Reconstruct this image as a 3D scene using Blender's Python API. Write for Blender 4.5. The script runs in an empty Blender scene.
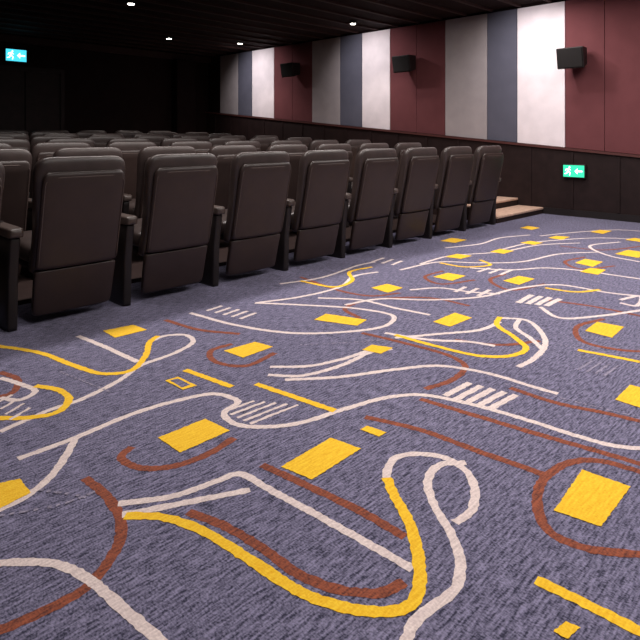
import bpy, math, random
from mathutils import Vector
random.seed(3)
F=587.0; HZ=135.0; CH=1.12
TH=math.atan2(587,580); CA=math.cos(TH); SA=math.sin(TH)
D=bpy.data; C=bpy.context
COL=C.scene.collection
def lin(c):
    return tuple((x/255/12.92 if x/255<=0.04045 else ((x/255+0.055)/1.055)**2.4) for x in c)
def link(o): COL.objects.link(o); return o
def fl(u,v,z=0.0):
    Y=F*(CH-z)/(v-HZ); X=(u-320)*Y/F
    return (X*CA+Y*SA, -X*SA+Y*CA)
def wy(u,x=8.27):
    du=u-320; return x*(-SA*du+CA*F)/(CA*du+SA*F)
def wdepth(u,x=8.27):
    du=u-320; return x/(CA*du+SA*F)*F
def wz(u,v,x=8.27): return CH-(v-HZ)*wdepth(u,x)/F

# ---------- materials ----------
def mat(name,col,rough=0.6,spec=0.3,noise=0.0,nscale=40,bump=0.0,bscale=200,emit=None,estr=0,metal=0,coat=0):
    m=D.materials.new(name); m.use_nodes=True; nt=m.node_tree; b=nt.nodes['Principled BSDF']
    b.inputs['Roughness'].default_value=rough; b.inputs['Specular IOR Level'].default_value=spec
    b.inputs['Metallic'].default_value=metal
    tc=nt.nodes.new('ShaderNodeTexCoord')
    c=(*col,1)
    b.inputs['Base Color'].default_value=c
    if noise>0:
        n=nt.nodes.new('ShaderNodeTexNoise'); n.inputs['Scale'].default_value=nscale; n.inputs['Detail'].default_value=3
        nt.links.new(tc.outputs['Object'],n.inputs['Vector'])
        r=nt.nodes.new('ShaderNodeValToRGB')
        r.color_ramp.elements[0].position=0.3; r.color_ramp.elements[1].position=0.7
        r.color_ramp.elements[0].color=(*[x*(1-noise) for x in col],1)
        r.color_ramp.elements[1].color=(*[min(1,x*(1+noise)) for x in col],1)
        nt.links.new(n.outputs['Fac'],r.inputs['Fac']); nt.links.new(r.outputs['Color'],b.inputs['Base Color'])
    if bump>0:
        n2=nt.nodes.new('ShaderNodeTexNoise'); n2.inputs['Scale'].default_value=bscale
        nt.links.new(tc.outputs['Object'],n2.inputs['Vector'])
        bp=nt.nodes.new('ShaderNodeBump'); bp.inputs['Strength'].default_value=bump; bp.inputs['Distance'].default_value=0.002
        nt.links.new(n2.outputs['Fac'],bp.inputs['Height']); nt.links.new(bp.outputs['Normal'],b.inputs['Normal'])
    if emit:
        b.inputs['Emission Color'].default_value=(*emit,1); b.inputs['Emission Strength'].default_value=estr
    return m

def carpet_mat(name,dark,light,p0=.4,p1=.6,bs=.45):
    m=D.materials.new(name); m.use_nodes=True; nt=m.node_tree; L=nt.links; b=nt.nodes['Principled BSDF']
    b.inputs['Roughness'].default_value=0.95; b.inputs['Specular IOR Level'].default_value=0.05
    b.inputs['Sheen Weight'].default_value=0.12
    tc=nt.nodes.new('ShaderNodeTexCoord')
    def noise(sx,sy,scale,detail):
        mp=nt.nodes.new('ShaderNodeMapping'); mp.inputs['Scale'].default_value=(sx,sy,1)
        L.new(tc.outputs['Object'],mp.inputs['Vector'])
        n=nt.nodes.new('ShaderNodeTexNoise'); n.inputs['Scale'].default_value=scale; n.inputs['Detail'].default_value=detail
        L.new(mp.outputs['Vector'],n.inputs['Vector']); return n
    n1=noise(20,130,1,1.5)    # ribs along the rows
    n2=noise(190,110,1,1)     # tuft grain
    n3=noise(1.1,1.1,1,2)     # wear
    mx=nt.nodes.new('ShaderNodeMath'); mx.operation='MULTIPLY_ADD'; mx.inputs[1].default_value=0.55
    m2=nt.nodes.new('ShaderNodeMath'); m2.operation='MULTIPLY'; m2.inputs[1].default_value=0.45
    L.new(n2.outputs['Fac'],m2.inputs[0]); L.new(n1.outputs['Fac'],mx.inputs[0]); L.new(m2.outputs[0],mx.inputs[2])
    r=nt.nodes.new('ShaderNodeValToRGB'); r.color_ramp.elements[0].position=p0; r.color_ramp.elements[1].position=p1
    r.color_ramp.elements[0].color=(*dark,1); r.color_ramp.elements[1].color=(*light,1)
    L.new(mx.outputs[0],r.inputs['Fac'])
    mm=nt.nodes.new('ShaderNodeMix'); mm.data_type='RGBA'; mm.blend_type='MULTIPLY'; mm.inputs[0].default_value=1
    r3=nt.nodes.new('ShaderNodeValToRGB'); r3.color_ramp.elements[0].position=0.3; r3.color_ramp.elements[1].position=0.7
    r3.color_ramp.elements[0].color=(0.88,0.88,0.9,1); r3.color_ramp.elements[1].color=(1,1,1,1)
    L.new(n3.outputs['Fac'],r3.inputs['Fac'])
    L.new(r.outputs['Color'],mm.inputs[6]); L.new(r3.outputs['Color'],mm.inputs[7])
    L.new(mm.outputs[2],b.inputs['Base Color'])
    bp=nt.nodes.new('ShaderNodeBump'); bp.inputs['Strength'].default_value=bs; bp.inputs['Distance'].default_value=0.004
    L.new(mx.outputs[0],bp.inputs['Height']); L.new(bp.outputs['Normal'],b.inputs['Normal'])
    return m
M_car=carpet_mat('carpet_slate_violet',lin((50,49,68)),lin((142,136,164)),.37,.64)
M_wht=carpet_mat('carpet_cream',lin((196,176,174)),lin((240,222,216)),.3,.65)
M_yel=carpet_mat('carpet_yellow',lin((232,170,30)),lin((255,210,60)),.3,.65)
M_brn=carpet_mat('carpet_russet',lin((92,52,46)),lin((160,88,64)),.33,.62)
M_lav=carpet_mat('carpet_lavender',lin((115,108,126)),lin((165,156,176)))
M_leather=mat('seat_leather',lin((62,51,49)),0.36,0.55,0.15,12,0.25,350)
M_shell=mat('seat_back_cover',lin((50,37,34)),0.42,0.45,0.12,9,0.3,420)
M_pipe=mat('seat_piping',lin((84,70,66)),0.45,0.4,0.1,30)
M_arm=mat('armrest_vinyl',lin((74,62,58)),0.4,0.5,0.1,30)
M_plas=mat('dark_plastic',lin((32,26,26)),0.45,0.4,0.1,30)
M_wall=mat('dark_wall_paint',lin((32,21,21)),0.8,0.1,0.15,3,0.2,60)
M_ceil=mat('dark_ceiling',lin((36,25,25)),0.85,0.1,0.2,2)
M_slat=mat('ceiling_slat',lin((60,42,40)),0.7,0.15,0.1,4)
M_dado=mat('dado_wood',lin((36,24,24)),0.6,0.2,0.2,8)
M_cap=mat('dado_cap',lin((80,46,44)),0.5,0.3,0.1,10)
M_blk=mat('speaker_black',lin((26,18,18)),0.55,0.3,0.1,30)
M_gr=mat('speaker_grille',lin((20,15,15)),0.7,0.3,0.2,120,0.5,500)
M_met=mat('bracket_metal',lin((60,58,58)),0.4,0.5,0.05,30,metal=0.6)
M_green=mat('exit_green',lin((20,150,110)),0.4,0.3,0.05,30,emit=lin((60,215,165)),estr=1.3)
M_cyan=mat('exit_cyan',lin((60,190,200)),0.4,0.3,0.05,30,emit=lin((70,200,225)),estr=1.5)
M_white=mat('exit_white',(0.9,1,0.97),0.4,0.3,0.02,30,emit=(0.85,1,0.95),estr=2.2)
M_lamp=mat('lamp_lens',(1,1,1),0.3,0.3,0.02,30,emit=(1,0.93,0.85),estr=25)
M_step=mat('step_tread',lin((205,170,150)),0.7,0.2,0.15,20,0.2,120)
M_riser=mat('step_riser',lin((46,33,31)),0.7,0.2,0.15,20)
def pmat(n,c): return mat(n,lin(c),0.9,0.1,0.06,5,0.35,500)
PC={'burgundy':pmat('fabric_burgundy',(104,60,63)),'white':pmat('fabric_white',(230,218,222)),
    'slate':pmat('fabric_slate',(90,89,102)),'grey':pmat('fabric_grey',(164,154,156))}

# ---------- mesh helpers ----------
def mesh(name,vs,fs,mats,smooth=False,mi=None):
    me=D.meshes.new(name); me.from_pydata(vs,[],fs)
    for m in (mats if isinstance(mats,(list,tuple)) else [mats]): me.materials.append(m)
    if mi:
        for p,i in zip(me.polygons,mi): p.material_index=i
    if smooth:
        for p in me.polygons: p.use_smooth=True
    me.update()
    return link(D.objects.new(name,me))
def box(name,x0,x1,y0,y1,z0,z1,m,bev=0.0):
    vs=[(x,y,z) for z in (z0,z1) for y in (y0,y1) for x in (x0,x1)]
    fs=[(0,2,3,1),(4,5,7,6),(0,1,5,4),(2,6,7,3),(0,4,6,2),(1,3,7,5)]
    o=mesh(name,vs,fs,m)
    if bev>0:
        b=o.modifiers.new('bevel','BEVEL'); b.width=bev; b.segments=3
        for p in o.data.polygons: p.use_smooth=True
    return o
def boxes(name,lst,m):
    vs=[];fs=[]
    for (x0,x1,y0,y1,z0,z1) in lst:
        k=len(vs)
        vs+=[(x,y,z) for z in (z0,z1) for y in (y0,y1) for x in (x0,x1)]
        fs+=[tuple(k+i for i in f) for f in [(0,2,3,1),(4,5,7,6),(0,1,5,4),(2,6,7,3),(0,4,6,2),(1,3,7,5)]]
    return mesh(name,vs,fs,m)
def loft(name,secs,m,n=40,e=4.5,axis='z'):
    vs=[];fs=[]
    for (t,c,hw,ht) in secs:
        for i in range(n):
            a=2*math.pi*i/n; ca,sa=math.cos(a),math.sin(a)
            px=hw*math.copysign(abs(ca)**(2/e),ca); py=ht*math.copysign(abs(sa)**(2/e),sa)
            if axis=='z': vs.append((px,c+py,t))
            else: vs.append((px,t,c+py))
    k=len(secs)
    for s in range(k-1):
        for i in range(n):
            j=(i+1)%n; q=(s*n+i,s*n+j,(s+1)*n+j,(s+1)*n+i)
            fs.append(q if axis=='z' else q[::-1])
    a=tuple(range(n)); b=tuple((k-1)*n+i for i in range(n))
    fs.append(a[::-1] if axis=='z' else a); fs.append(b if axis=='z' else b[::-1])
    return mesh(name,vs,fs,m,True)
def tube(name,pts,r,m,n=8):
    vs=[];fs=[]; P=[Vector(p) for p in pts]
    for i,p in enumerate(P):
        t=(P[min(i+1,len(P)-1)]-P[max(i-1,0)]).normalized()
        up=Vector((0,1,0)) if abs(t.y)<0.9 else Vector((1,0,0))
        s=t.cross(up).normalized(); u=s.cross(t)
        for k in range(n):
            a=2*math.pi*k/n; vs.append(tuple(p+r*(math.cos(a)*s+math.sin(a)*u)))
    for i in range(len(P)-1):
        for k in range(n):
            j=(k+1)%n; fs.append((i*n+k,i*n+j,(i+1)*n+j,(i+1)*n+k))
    fs.append(tuple(range(n))[::-1]); fs.append(tuple((len(P)-1)*n+k for k in range(n)))
    return mesh(name,vs,fs,m,True)
def cyl(name,r,z0,z1,m,n=24,r2=None):
    r2=r if r2 is None else r2
    vs=[(r*math.cos(2*math.pi*i/n),r*math.sin(2*math.pi*i/n),z0) for i in range(n)]+[(r2*math.cos(2*math.pi*i/n),r2*math.sin(2*math.pi*i/n),z1) for i in range(n)]
    fs=[(i,(i+1)%n,n+(i+1)%n,n+i) for i in range(n)]+[tuple(range(n))[::-1],tuple(range(n,2*n))]
    return mesh(name,vs,fs,m)
def empty(name,loc,label,cat,group=None):
    o=D.objects.new(name,None); o.empty_display_size=0.1; o.location=loc; link(o)
    o['label']=label;o['category']=cat
    if group:o['group']=group
    return o

# ---------- carpet ----------
V=[];Fc=[];MI=[]; layer=[0]
def quad(pts,mi,z):
    k=len(V); V.extend([(p[0],p[1],z) for p in pts]); Fc.append(tuple(range(k,k+len(pts)))); MI.append(mi)
def nz():
    layer[0]+=1; return 0.0006+layer[0]*0.000012
def inside_frame(P):
    for x,y in P:
        X=x*CA-y*SA; Y=x*SA+y*CA
        if Y>0.3:
            u=320+F*X/Y; v=HZ+F*CH/Y
            if -15<u<655 and v<660: return True
    return False
SHAPES=[]
def catmull(P,step=0.012):
    if len(P)==2:
        out=[];a,b=Vector(P[0]),Vector(P[1]); n=max(2,int((b-a).length/step))
        return [a.lerp(b,i/n) for i in range(n+1)]
    Q=[Vector(p) for p in P]; Q=[Q[0]*2-Q[1]]+Q+[Q[-1]*2-Q[-2]]; out=[]
    for i in range(1,len(Q)-2):
        p0,p1,p2,p3=Q[i-1:i+3]
        t0=0;t1=t0+max(1e-4,(p1-p0).length)**.5;t2=t1+max(1e-4,(p2-p1).length)**.5;t3=t2+max(1e-4,(p3-p2).length)**.5
        n=max(2,int((p2-p1).length/step))
        for k in range(n):
            t=t1+(t2-t1)*k/n
            A1=p0*((t1-t)/(t1-t0))+p1*((t-t0)/(t1-t0));A2=p1*((t2-t)/(t2-t1))+p2*((t-t1)/(t2-t1));A3=p2*((t3-t)/(t3-t2))+p3*((t-t2)/(t3-t2))
            B1=A1*((t2-t)/(t2-t0))+A2*((t-t0)/(t2-t0));B2=A2*((t3-t)/(t3-t1))+A3*((t-t1)/(t3-t1))
            out.append(B1*((t2-t)/(t2-t1))+B2*((t-t1)/(t2-t1)))
    out.append(Q[-2]); return out
def ribbon_w(P,w,mi,dash=None):
    pts=catmull(P); z=nz(); prev=None; d=0; n=len(pts)
    for i,p in enumerate(pts):
        t=(pts[min(i+1,n-1)]-pts[max(i-1,0)])
        if t.length<1e-6: continue
        t.normalize(); nn=Vector((-t.y,t.x)); j=0.0026
        cur=(p+nn*(w/2+random.uniform(-j,j)),p-nn*(w/2+random.uniform(-j,j)))
        if prev is not None:
            d+=0.012
            if not dash or (d%dash)<dash*0.5:
                zz=z+0.0000003*i; quad([prev[0],prev[1],cur[1],cur[0]],mi,zz)
        prev=cur
def rib(px,w,mi,dash=None):
    P=[fl(u,v) for u,v in px]; SHAPES.append(('r',P,w,mi,dash)); ribbon_w(P,w,mi,dash)
def rect_w(P,mi):
    z=nz(); c=[Vector(p) for p in P]; pts=[]
    for i in range(4):
        a,b=c[i],c[(i+1)%4]; n=max(2,int((b-a).length/0.008)); t=(b-a).normalized(); nn=Vector((-t.y,t.x))
        for k in range(n): pts.append(a.lerp(b,k/n)+nn*random.uniform(-.0018,.0018))
    quad(pts,mi,z)
def rect(px,mi=2):
    P=[fl(u,v) for u,v in px]
    SHAPES.append(('q',P,0,mi,None)); rect_w(P,mi)
W,Y_,B_,L_=1,2,3,4
ww,yw,bw=0.028,0.033,0.031
for p in [
 [(85,478),(108,498),(121,522),(118,545),(102,570),(80,592),(40,613),(0,630),(-30,640)],
 [(132,447),(121,457),(140,468),(175,466),(212,452),(234,438)],
 [(188,512),(220,524),(262,548),(300,575),(345,591),(385,592),(404,582)],
 [(262,465),(310,487),(360,511),(405,537)],
 [(660,478),(600,461),(572,462),(545,478),(537,503),(550,532),(585,548),(660,556)],
 [(365,417),(420,430),(480,452),(548,476)],
 [(420,399),(470,414),(530,432),(600,452),(660,470)],
 [(362,333),(400,342),(450,356),(465,366),(452,380),(425,389)],
 [(232,344),(211,351),(216,362),(245,366),(275,353)],
 [(604,319),(577,327),(584,342),(620,350),(660,352)],
 [(360,318),(345,309),(370,300),(430,298),(470,306)],
 [(300,277),(345,292),(372,296),(400,293)],
 [(505,274),(490,280),(510,290),(545,284)],
 [(585,257),(565,262),(580,269),(615,266)],
 [(545,300),(590,306),(650,318)],
 [(455,340),(500,345),(540,341)],
 [(0,372),(18,380),(10,394),(-10,398)],
 [(510,388),(560,404),(600,412),(660,426)],
 [(443,271),(425,277),(440,284),(475,280)],
 [(560,246),(600,250),(645,246)],
 [(165,320),(200,330),(240,334)],
]: rib(p,bw,B_)
for p in [
 [(18,459),(75,438),(130,415),(180,400),(215,394),(238,402),(224,413),(238,425),(290,425),(345,409),(385,398),(420,395),(470,404),(530,421),(580,437),(615,446),(660,450)],
 [(76,437),(62,462),(45,482),(20,500),(-10,514)],
 [(-20,565),(20,562),(55,564),(85,577),(120,606),(165,645)],
 [(118,504),(170,497),(215,482),(238,474),(270,490),(340,528),(413,569)],
 [(122,515),(170,506),(250,490)],
 [(387,482),(388,468),(398,457),(420,454),(445,458),(467,472),(475,492),(471,511),(455,523)],
 [(466,463),(440,465),(428,480),(434,505),(449,530),(460,560),(456,588),(432,607),(415,622),(403,650)],
 [(150,342),(165,336),(185,335),(193,342),(175,353),(140,366),(120,380),(80,400),(50,410),(0,432)],
 [(0,398),(20,400),(35,392),(20,384),(0,378)],
 [(78,336),(105,347),(138,362)],
 [(268,375),(300,376),(340,366),(372,352),(392,349)],
 [(270,367),(310,366),(350,357),(372,349)],
 [(285,380),(340,377),(400,369),(440,366),(490,374),(530,386),(558,394)],
 [(500,318),(525,320),(541,332),(545,346),(532,360),(518,367)],
 [(520,319),(516,328),(530,338),(543,350)],
 [(190,313),(235,325),(290,333),(345,332),(385,326),(393,316),(360,309),(300,305),(255,303)],
 [(385,333),(430,340),(470,342),(495,346)],
 [(256,303),(300,297),(340,287),(355,276),(378,272)],
 [(345,305),(380,299),(430,300),(480,297),(520,288),(560,285),(610,293),(660,298)],
 [(318,298),(360,300),(395,308),(430,315)],
 [(280,284),(320,278),(360,265),(375,262)],
 [(400,270),(440,262),(480,263),(520,262),(560,254),(600,252)],
 [(420,264),(450,256),(500,252),(540,245),(580,243)],
 [(470,268),(510,270),(545,268),(575,270),(640,279)],
 [(500,250),(530,243),(560,240),(600,238),(650,240)],
 [(540,236),(580,232),(620,230),(650,232)],
 [(410,290),(440,288),(470,292),(500,294)],
 [(640,262),(610,256),(590,246),(620,242)],
 [(540,307),(560,318),(600,316),(650,309)],
 [(620,300),(640,296),(635,306),(620,303)],
 [(445,248),(480,244),(500,238),(530,235)],
 [(395,338),(440,334),(480,330),(500,322)],
]: rib(p,ww if p[0][1]>340 else 0.030,W)
for p in [
 [(125,516),(160,517),(200,530),(250,560),(300,592),(345,608),(385,612),(410,606),(419,588),(418,555),(408,520),(394,495),(387,478)],
 [(536,580),(590,606),(660,642)],
 [(256,384),(335,411)],
 [(-10,345),(40,353),(75,366),(105,374),(130,371),(146,355),(150,342),(158,336)],
 [(35,386),(58,390),(69,400),(56,413),(25,418),(-10,418)],
 [(395,335),(435,346),(480,356),(510,356),(526,349),(514,337),(497,325),(500,317)],
 [(185,370),(232,387)],
 [(578,350),(640,362)],
 [(300,281),(335,287),(352,281),(350,272),(372,267)],
 [(545,288),(575,292),(600,290)],
 [(440,263),(465,267),(490,265),(480,260)],
]: rib(p,yw,Y_)
def lad(p0a,p0b,p1a,p1b,n,w,mi=W):
    for i in range(n):
        t=i/(n-1)
        a=(p0a[0]+(p1a[0]-p0a[0])*t,p0a[1]+(p1a[1]-p0a[1])*t); b=(p0b[0]+(p1b[0]-p0b[0])*t,p0b[1]+(p1b[1]-p0b[1])*t)
        rib([a,b],w,mi)
lad((224,412),(254,401),(250,424),(298,405),5,0.015)
lad((445,396),(470,383),(488,410),(516,395),5,0.030)
lad((518,303),(532,295),(546,306),(560,299),4,0.038)
lad((207,311),(222,306),(240,319),(256,313),5,0.024)
lad((-4,404),(12,395),(10,420),(30,408),4,0.014)
lad((372,262),(384,258),(392,265),(402,261),3,0.03)
lad((455,292),(466,287),(478,296),(490,290),3,0.03)
lad((578,370),(592,361),(604,376),(618,366),4,0.010,L_)
lad((478,272),(490,268),(500,275),(512,270),3,0.03)
for p in [[(505,384),(560,398),(640,418)],[(40,490),(90,498)],[(0,516),(60,505),(95,492)],[(560,345),(600,353),(640,356)],[(540,268),(640,292)],[(60,372),(110,392)],[(300,345),(345,343),(385,340)],[(420,320),(390,318)]]:
    rib(p,0.010,L_,0.03)
for r in [
 [(158,438),(205,419),(230,431),(180,453)],[(281,467),(331,438),(361,449),(312,480)],[(554,511),(582,470),(631,487),(601,527)],
 [(224,351),(255,342),(273,347),(243,358)],[(-12,486),(20,479),(31,493),(-6,512)],[(103,331),(133,325),(147,330),(115,338)],
 [(314,320),(326,314),(367,320),(357,326)],[(433,322),(455,313),(472,318),(450,327)],[(585,331),(597,322),(624,327),(612,338)],
 [(615,400),(630,385),(656,392),(640,408)],[(371,288),(387,284),(403,288),(388,293)],[(433,277),(448,273),(466,276),(452,281)],
 [(503,281),(519,276),(535,279),(519,285)],[(575,263),(585,259),(603,262),(593,267)],[(615,254),(628,250),(648,253),(638,258)],
 [(440,241),(452,238),(467,240),(455,243)],[(360,430),(367,426),(387,433),(379,437)],[(362,350),(372,345),(393,348),(381,354)],
 [(445,257),(457,254),(472,256),(461,259)],[(490,252),(500,249),(514,251),(504,254)],[(548,238),(556,236),(570,237),(562,240)],
 [(520,228),(528,226),(540,228),(532,230)],[(590,232),(600,230),(612,231),(603,234)],[(625,240),(634,238),(648,240),(640,242)],
 [(520,243),(530,241),(543,243),(534,245)],[(165,381),(178,377),(197,386),(183,390)],[(553,632),(566,622),(580,628),(568,640)],
 [(580,272),(590,268),(606,270),(598,275)]]: rect(r)
rect([(170,381),(178,379),(190,385),(182,388)],0)
for off in [(3.3,-3.1),(-3.2,-2.6),(0.5,-4.0),(6.0,-3.4),(-3.4,0.6),(3.0,-5.5)]:
    for (k,P,w,mi,dash) in SHAPES:
        P2=[(x+off[0],y+off[1]) for x,y in P]
        if max(y for x,y in P2)>3.1 or max(x for x,y in P2)>8.1 or min(x for x,y in P2)<-4.8 or min(y for x,y in P2)<-4.8: continue
        if inside_frame(P2): continue
        if k=='r': ribbon_w(P2,w,mi,dash)
        else: rect_w(P2,mi)
quad([(-5,-5),(8.27,-5),(8.27,12),(-5,12)],0,0)
floor=mesh('floor',V,Fc,[M_car,M_wht,M_yel,M_brn,M_lav],mi=MI); floor['kind']='structure'

# ---------- room shell ----------
def st(o): o['kind']='structure'; return o
CZ=3.03
st(box('wall_right',8.27,8.45,-5,12.2,0,CZ+.2,M_wall)); st(box('wall_left',-5.2,-5,-5,12.2,0,CZ+.2,M_wall))
st(box('wall_far',-5.2,8.45,12,12.2,0,CZ+.2,M_wall)); st(box('wall_near',-5.2,8.45,-5.2,-5,0,CZ+.2,M_wall))
st(box('ceiling',-5,8.27,-5,12,CZ,CZ+.15,M_ceil))
st(boxes('trim_1',[(-5,8.2,y,y+.05,CZ-.03,CZ) for y in [i*.45-1 for i in range(29)]],M_slat))
st(boxes('trim_2',[(-.2,8.27,11.9,12,CZ-.16,CZ-.0301),],M_slat))
def ztop(y): return wz(220,113)+(wz(640,155)-wz(220,113))*(wy(220)-y)/(wy(220)-wy(640))
def sloped(name,x0,x1,y0,y1,zb0,zb1,zt0,zt1,m):
    vs=[(x0,y0,zb0),(x1,y0,zb0),(x0,y1,zb1),(x1,y1,zb1),(x0,y0,zt0),(x1,y0,zt0),(x0,y1,zt1),(x1,y1,zt1)]
    return mesh(name,vs,[(0,2,3,1),(4,5,7,6),(0,1,5,4),(2,6,7,3),(0,4,6,2),(1,3,7,5)],m)
ya,yb=-1.0,12.0
st(sloped('trim_3',8.21,8.27,ya,yb,0,0,ztop(ya)-.03,ztop(yb)-.03,M_dado))
st(sloped('trim_4',8.18,8.27,ya,yb,ztop(ya)-.03,ztop(yb)-.03,ztop(ya),ztop(yb),M_cap))
rb=[]
y=ya
while y<11.9:
    rb.append((8.195,8.21,y,y+.03,0.1,ztop(y)-.05)); y+=.6
st(boxes('trim_5',rb,M_dado))
st(boxes('baseboard_right',[(8.185,8.21,ya,3.63,0,.09)],M_plas))
st(boxes('door_1',[(3.3,3.38,11.93,12,0,2.35),(4.7,4.78,11.93,12,0,2.35),(3.3,4.78,11.93,12,2.35,2.43),(3.38,4.03,11.96,12,0,2.35),(4.05,4.7,11.96,12,0,2.35)],M_dado))
st(box('trim_6',7.25,7.75,11.75,12,0,CZ-.17,M_wall,0.01))

# ---------- wall panels ----------
ed=[(220,'grey'),(238,'slate'),(252,'white'),(274,'burgundy'),(312,'grey'),(340,'slate'),(362,'white'),(390,'burgundy'),(445,'grey'),(487,'slate'),(517,'white'),(565,'burgundy'),(648,'grey'),(716,'slate'),(770,'white'),(860,None)]
nm={'grey':'grey fabric acoustic panel beside slate and burgundy panels','slate':'slate fabric acoustic panel beside a white panel','white':'white fabric acoustic panel lit from above','burgundy':'burgundy fabric acoustic panel with a vertical seam'}
for i in range(len(ed)-1):
    u0,c=ed[i];u1=ed[i+1][0]
    y1=wy(u0,8.23)-.004; y0=wy(u1,8.23)+.004
    parts=[(y0,y1)]
    if c=='burgundy': ym=(y0+y1)/2; parts=[(y0,ym-.003),(ym+.003,y1)]
    vs=[];fs=[]
    for (p0,p1) in parts:
        k=len(vs); x0,x1=8.23,8.269
        zt=CZ-.04
        vs+=[(x0,p0,ztop(p0)+.004),(x1,p0,ztop(p0)+.004),(x0,p1,ztop(p1)+.004),(x1,p1,ztop(p1)+.004),(x0,p0,zt),(x1,p0,zt),(x0,p1,zt),(x1,p1,zt)]
        fs+=[tuple(k+j for j in f) for f in [(0,2,3,1),(4,5,7,6),(0,1,5,4),(2,6,7,3),(0,4,6,2),(1,3,7,5)]]
    o=mesh('acoustic_panel',vs,fs,PC[c]); b=o.modifiers.new('bevel','BEVEL'); b.width=.004;b.segments=2
    o['label']=nm[c];o['category']='wall panel';o['group']='fabric panels along the side wall'

# ---------- steps ----------
def step(y0,y1,z,lab):
    r=empty('step',(7.53,y0,0),lab,'step','steps in the side aisle')
    a=box('riser',-.67,.67,0,y1-y0,0,z-.03,M_riser); t=box('tread',-.67,.67,-.015,y1-y0,z-.03,z,M_step,.006)
    a.parent=r;t.parent=r
step(3.63,4.0,.09,'low aisle step with beige tread by the wall')
step(4.015,4.4,.195,'second aisle step with beige tread by the wall')
step(4.415,11.7,.29,'upper raised aisle landing beside the seat rows')

# ---------- chairs ----------
def yb_(z):
    P=[(0,.10),(.15,.07),(.32,.03),(.6,-.035),(.85,-.09),(1.0,-.115)]
    for (a,b),(c,d) in zip(P,P[1:]):
        if z<=c: return b+(d-b)*(z-a)/(c-a)
    return P[-1][1]
ch=empty('cinema_chair',(0,0,0),'x','chair')
def hwz(z): return .262+.014*math.cos((z-.97)*6.5)
secs=[]
for z in [.30,.305,.32,.36]:
    f={.30:.80,.305:.9,.32:.97,.36:1}[z]; secs.append((z,yb_(z)+.09,hwz(z)*f,.06*f))
for i in range(12):
    z=.42+i*.042; secs.append((z,yb_(z)+.09,hwz(z),.06))
for k in range(1,12):
    a=k/11*math.pi/2; z=.885+.108*math.sin(a); s=1-.34*(1-math.cos(a))**1.5; secs.append((z,yb_(z)+.09-.015*(1-math.cos(a)),hwz(.885)*s,.06*(math.cos(a)*.75+.25)))
back=loft('backrest',secs,M_leather,e=3.6)
secs=[]
for z,f in [(.335,.9),(.34,.97),(.36,1),(.45,1),(.55,1),(.65,1),(.75,1),(.82,1),(.86,.985),(.885,.95),(.905,.88)]:
    secs.append((z,yb_(z)+.016,(.248 if z<.6 else .248+.006*(z-.6))*f,.026 if f>.96 else .018))
shell=loft('back_cover',secs,M_shell,e=3.2)
secs=[]
for z,f in [(.055,.9),(.065,.96),(.10,.98),(.2,.99),(.29,1),(.318,1),(.325,.97)]:
    secs.append((z,yb_(z)+.03,.245*f,.028*f))
low=loft('lower_back_panel',secs,M_shell,e=5)
pp=[]
for i in range(14): z=.36+i*.036; pp.append((-.236,yb_(z)-.0,z))
zt=pp[-1][2]
for k in range(1,8):
    a=k/8*math.pi/2; pp.append((-.236+.05*(1-math.cos(a)),yb_(zt)-.003,zt+.045*math.sin(a)))
pp+=[(x*.05,yb_(.88)-.003,zt+.047) for x in range(-3,4)]
pp+=[(-x,y,z) for (x,y,z) in pp[:21]][::-1]
pip=tube('piping',pp,.0035,M_pipe,6)
seat=loft('seat_cushion',[(.12,.41,.20,.03),(.13,.41,.235,.055),(.16,.41,.25,.065),(.35,.42,.255,.07),(.50,.43,.255,.07),(.56,.43,.25,.062),(.59,.43,.235,.045),(.60,.43,.21,.02)],M_leather,axis='y')
pan=loft('seat_pan',[(.12,.33,.2,.02),(.14,.33,.23,.025),(.45,.34,.23,.03),(.52,.35,.2,.02)],M_plas,axis='y')
def mk_arm(s):
    x=s*.35
    sp=loft('side_panel',[(0.0,.24,.03,.15),(.02,.24,.033,.15),(.3,.24,.033,.16),(.50,.23,.034,.18),(.525,.23,.034,.185),(.535,.23,.03,.18)],M_plas,e=7)
    ar=loft('armrest',[(.02,.565,.028,.018),(.03,.565,.038,.026),(.05,.565,.043,.029),(.3,.565,.043,.029),(.41,.565,.045,.029),(.44,.565,.042,.026),(.452,.565,.03,.015)],M_arm,axis='y',e=5)
    cp=cyl('cup_holder',.034,.56,.597,M_plas,24,.036)
    for o in (sp,ar): o.location.x=x; o.parent=ch
    cp.parent=ar; cp.location=(0,.37,0); cp['label']='dark round cup holder'
    ar['label']='taupe padded armrest'
    return [(sp,None),(ar,None),(cp,ar)]
left=mk_arm(-1)
right=mk_arm(1)
low['label']='dark lower back panel reaching near the carpet'; pip['label']='lighter piping around the back cover'
for o in (back,low,seat,pan,shell): o.parent=ch
pip.parent=shell
base=[(back,None),(shell,None),(pip,shell),(low,None),(seat,None),(pan,None)]
def dup(loc,arms,label,rot=0):
    r=ch.copy(); link(r); r.location=loc; r.rotation_euler=(0,0,rot)
    r['label']=label; r['category']='chair'; r['group']='rows of cinema chairs'
    mp={}
    for (o,p) in base+left+(right if arms else []):
        c=o.copy(); link(c); c.parent=mp[p] if p else r; mp[o]=c
    return r
SP=.70
tiers=[]
for k in range(0,8):
    y=3.51+1.03*k; z=0.0 if k==0 else .03*k
    offs=0 if k%2==0 else .20
    n1=int(round((6.4-(0.1+.29*y if k else .8))/SP))
    for j in range(n1+1):
        x=6.4-SP*j-(offs if k else 0)
        last=(j==0)
        if k==0: lab='dark brown leather cinema chair '+('at the aisle end beside the steps' if j==0 else 'in the row along the carpet')
        else: lab='dark brown leather cinema chair in the packed rows'
        dup((x,y,z),last,lab,0)
    if k: tiers.append((-4.99,6.83,y-.42,y+.61,0.0001,z))
st(boxes('trim_7',tiers,M_riser))
for (o,p) in base+left+right: D.objects.remove(o)
D.objects.remove(ch)

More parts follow.
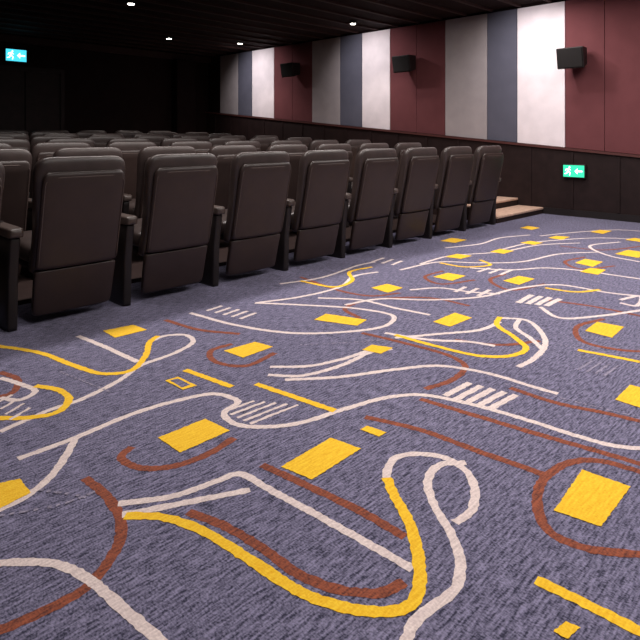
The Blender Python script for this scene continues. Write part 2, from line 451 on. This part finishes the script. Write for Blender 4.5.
# ---------- exit signs ----------
def poly(name,polys,m,y):
    vs=[];fs=[]
    for P in polys:
        k=len(vs); vs+=[(x,y,z) for x,z in P]; fs.append(tuple(range(k,k+len(P))))
    return mesh(name,vs,fs,m)
def circ(cx,cz,r,n=14): return [(cx+r*math.cos(2*math.pi*i/n),cz+r*math.sin(2*math.pi*i/n)) for i in range(n)]
def bar(x0,z0,x1,z1,w):
    d=Vector((x1-x0,z1-z0)).normalized(); n=Vector((-d.y,d.x))*w/2
    return [(x0+n.x,z0+n.y),(x0-n.x,z0-n.y),(x1-n.x,z1-n.y),(x1+n.x,z1+n.y)]
def sign(loc,rot,w,h,face,label):
    r=empty('exit_sign',loc,label,'exit sign')
    r.rotation_euler=(0,0,rot)
    hs=box('housing',-w/2-.015,w/2+.015,-.05,0,-h/2-.015,h/2+.015,M_plas,.005)
    fc=box('sign_face',-w/2,w/2,-.056,-.05,-h/2,h/2,face)
    s=h/.2
    cx=-w/4
    man=[circ(cx+.02*s,.065*s,.014*s),bar(cx+.01*s,.045*s,cx-.01*s,-.005*s,.03*s),bar(cx-.01*s,0,cx+.03*s,-.03*s,.017*s),bar(cx+.03*s,-.03*s,cx+.02*s,-.075*s,.015*s),
         bar(cx-.012*s,0,cx-.025*s,-.04*s,.017*s),bar(cx-.025*s,-.04*s,cx-.065*s,-.05*s,.015*s),bar(cx+.008*s,.04*s,cx+.04*s,.015*s,.012*s),bar(cx+.005*s,.04*s,cx-.04*s,.03*s,.012*s),bar(cx-.04*s,.03*s,cx-.05*s,0,.012*s)]
    p1=poly('running_figure',man,M_white,-.0575)
    ax=w/4
    ar=[bar(ax-.03*s,0,ax+.06*s,0,.025*s),[(ax-.07*s,0),(ax-.02*s,-.05*s),(ax-.02*s,.05*s)]]
    p2=poly('arrow',ar,M_white,-.0575)
    for o in (hs,fc): o.parent=r
    p1.parent=fc;p2.parent=fc
    return r
d=wdepth(575,8.2)
sign((8.205,wy(575,8.2),CH-(171-HZ)*d/F),-math.pi/2,.28,.16,M_green,'glowing green exit sign with running figure on the dado')
t=12/( -SA*(14-320)+CA*F); ex=(CA*(14-320)+SA*F)*t
sign((ex,11.93,CH+79*t),0,.36,.22,M_cyan,'glowing cyan exit sign with running figure above dark door')

# ---------- speakers ----------
def speaker(u,v,s,label):
    y=wy(u,8.05); dd=wdepth(u,8.05); z=CH-(v-HZ)*dd/F
    r=empty('wall_speaker',(8.228,y,z),label,'speaker','wall speakers along the side wall')
    r.rotation_euler=(0,0,-math.pi/2)
    def w(x,yy,zz): return (x*s,yy*s-.06,zz*s)
    vs=[w(-.2,-.26,-.17),w(.2,-.26,-.17),w(.15,-.02,-.10),w(-.15,-.02,-.10),w(-.2,-.32,.14),w(.2,-.32,.14),w(.15,-.02,.16),w(-.15,-.02,.16)]
    cb=mesh('cabinet',vs,[(0,3,2,1),(4,5,6,7),(0,1,5,4),(1,2,6,5),(2,3,7,6),(3,0,4,7)],M_blk)
    b=cb.modifiers.new('bevel','BEVEL');b.width=.012;b.segments=2
    def g(x,zz): 
        t=(zz+.17)/.31; return w(x,-.262-.06*t-.012,zz)
    gv=[g(-.18,-.15),g(.18,-.15),g(.18,.12),g(-.18,.12)]; gv2=[(a,b_+.014,c) for a,b_,c in gv]
    gr=mesh('grille',gv+gv2,[(0,1,2,3),(7,6,5,4),(0,4,5,1),(1,5,6,2),(2,6,7,3),(3,7,4,0)],M_gr)
    br=boxes('bracket',[(-.05,.05,-.012,0.0,-.08,.08),(-.02,.02,-.09,-.012,-.02,.02)],M_met)
    for o in (cb,gr,br): o.parent=r
speaker(574,58,.9,'black wedge wall speaker mounted on burgundy panel seam')
speaker(406,64,.9,'black wedge wall speaker mounted on burgundy fabric panel')
speaker(292,70,.9,'black wedge wall speaker in shade on burgundy panel')

# ---------- downlights ----------
def down(u,v):
    zc=CZ-.035
    Yd=F*(zc-CH)/(HZ-v); X=(u-320)*Yd/F
    x=X*CA+Yd*SA; y=-X*SA+Yd*CA
    r=empty('ceiling_downlight',(x,y,CZ),'small round ceiling downlight glowing warm white','downlight','ceiling downlights')
    a=cyl('trim_ring',.065,-.05,-.0,M_met,28,.065); b=cyl('lens',.045,-.054,-.05,M_lamp,24)
    a.parent=r;b.parent=r
    L=D.lights.new('downlight_spot','SPOT'); L.energy=45; L.spot_size=math.radians(110); L.spot_blend=.6; L.shadow_soft_size=.05; L.color=(1,.92,.86)
    lo=link(D.objects.new('downlight_spot',L)); lo.location=(x,y,CZ-.08)
for u,v in [(131,3),(169,38),(240,43),(353,23)]: down(u,v)

# ---------- lights ----------
def area(x,y,z,sx,sy,e,col,rx=0,ry=0):
    L=D.lights.new('ceiling_area','AREA'); L.shape='RECTANGLE'; L.size=sx; L.size_y=sy; L.energy=e; L.color=col
    o=link(D.objects.new('ceiling_area_light',L)); o.location=(x,y,z); o.rotation_euler=(rx,ry,0); return o
wc=(1,.94,.9)
area(1.6,0.1,2.95,1.6,1.2,54,wc)
area(4.0,0.9,2.95,1.8,1.4,76,wc)
area(6.2,1.6,2.95,1.4,1.6,80,wc)
area(2.6,3.95,2.95,3.2,.25,96,wc)
area(5.4,3.95,2.95,1.2,.25,38,wc)
area(7.4,3.4,2.95,.4,.4,20,wc)  # extra fill without a fixture, added to brighten the step treads
for u,e in [(263,86),(376,76),(541,60),(815,34)]:
    y=wy(u)
    L=D.lights.new('wall_wash','SPOT'); L.energy=e; L.spot_size=math.radians(108); L.spot_blend=1; L.shadow_soft_size=.05; L.color=(1,.96,.97)
    o=link(D.objects.new('wall_wash_spot',L)); o.location=(7.05,y+.12,2.97)
    o.rotation_euler=(Vector((8.27,y,2.0))-Vector((7.05,y+.12,2.97))).to_track_quat('-Z','Y').to_euler()
wd=D.worlds.new('World'); C.scene.world=wd; wd.use_nodes=True
wd.node_tree.nodes['Background'].inputs[0].default_value=(.1,.09,.1,1); wd.node_tree.nodes['Background'].inputs[1].default_value=.3
C.scene.view_settings.view_transform='Standard'

# ---------- camera ----------
cd=D.cameras.new('camera'); cam=link(D.objects.new('camera',cd)); cam.location=(0,0,CH)
cam.rotation_euler=(math.pi/2,0,-TH); cd.sensor_width=36; cd.lens=36*F/640; cd.shift_y=-185/640; cd.clip_start=.05
C.scene.camera=cam
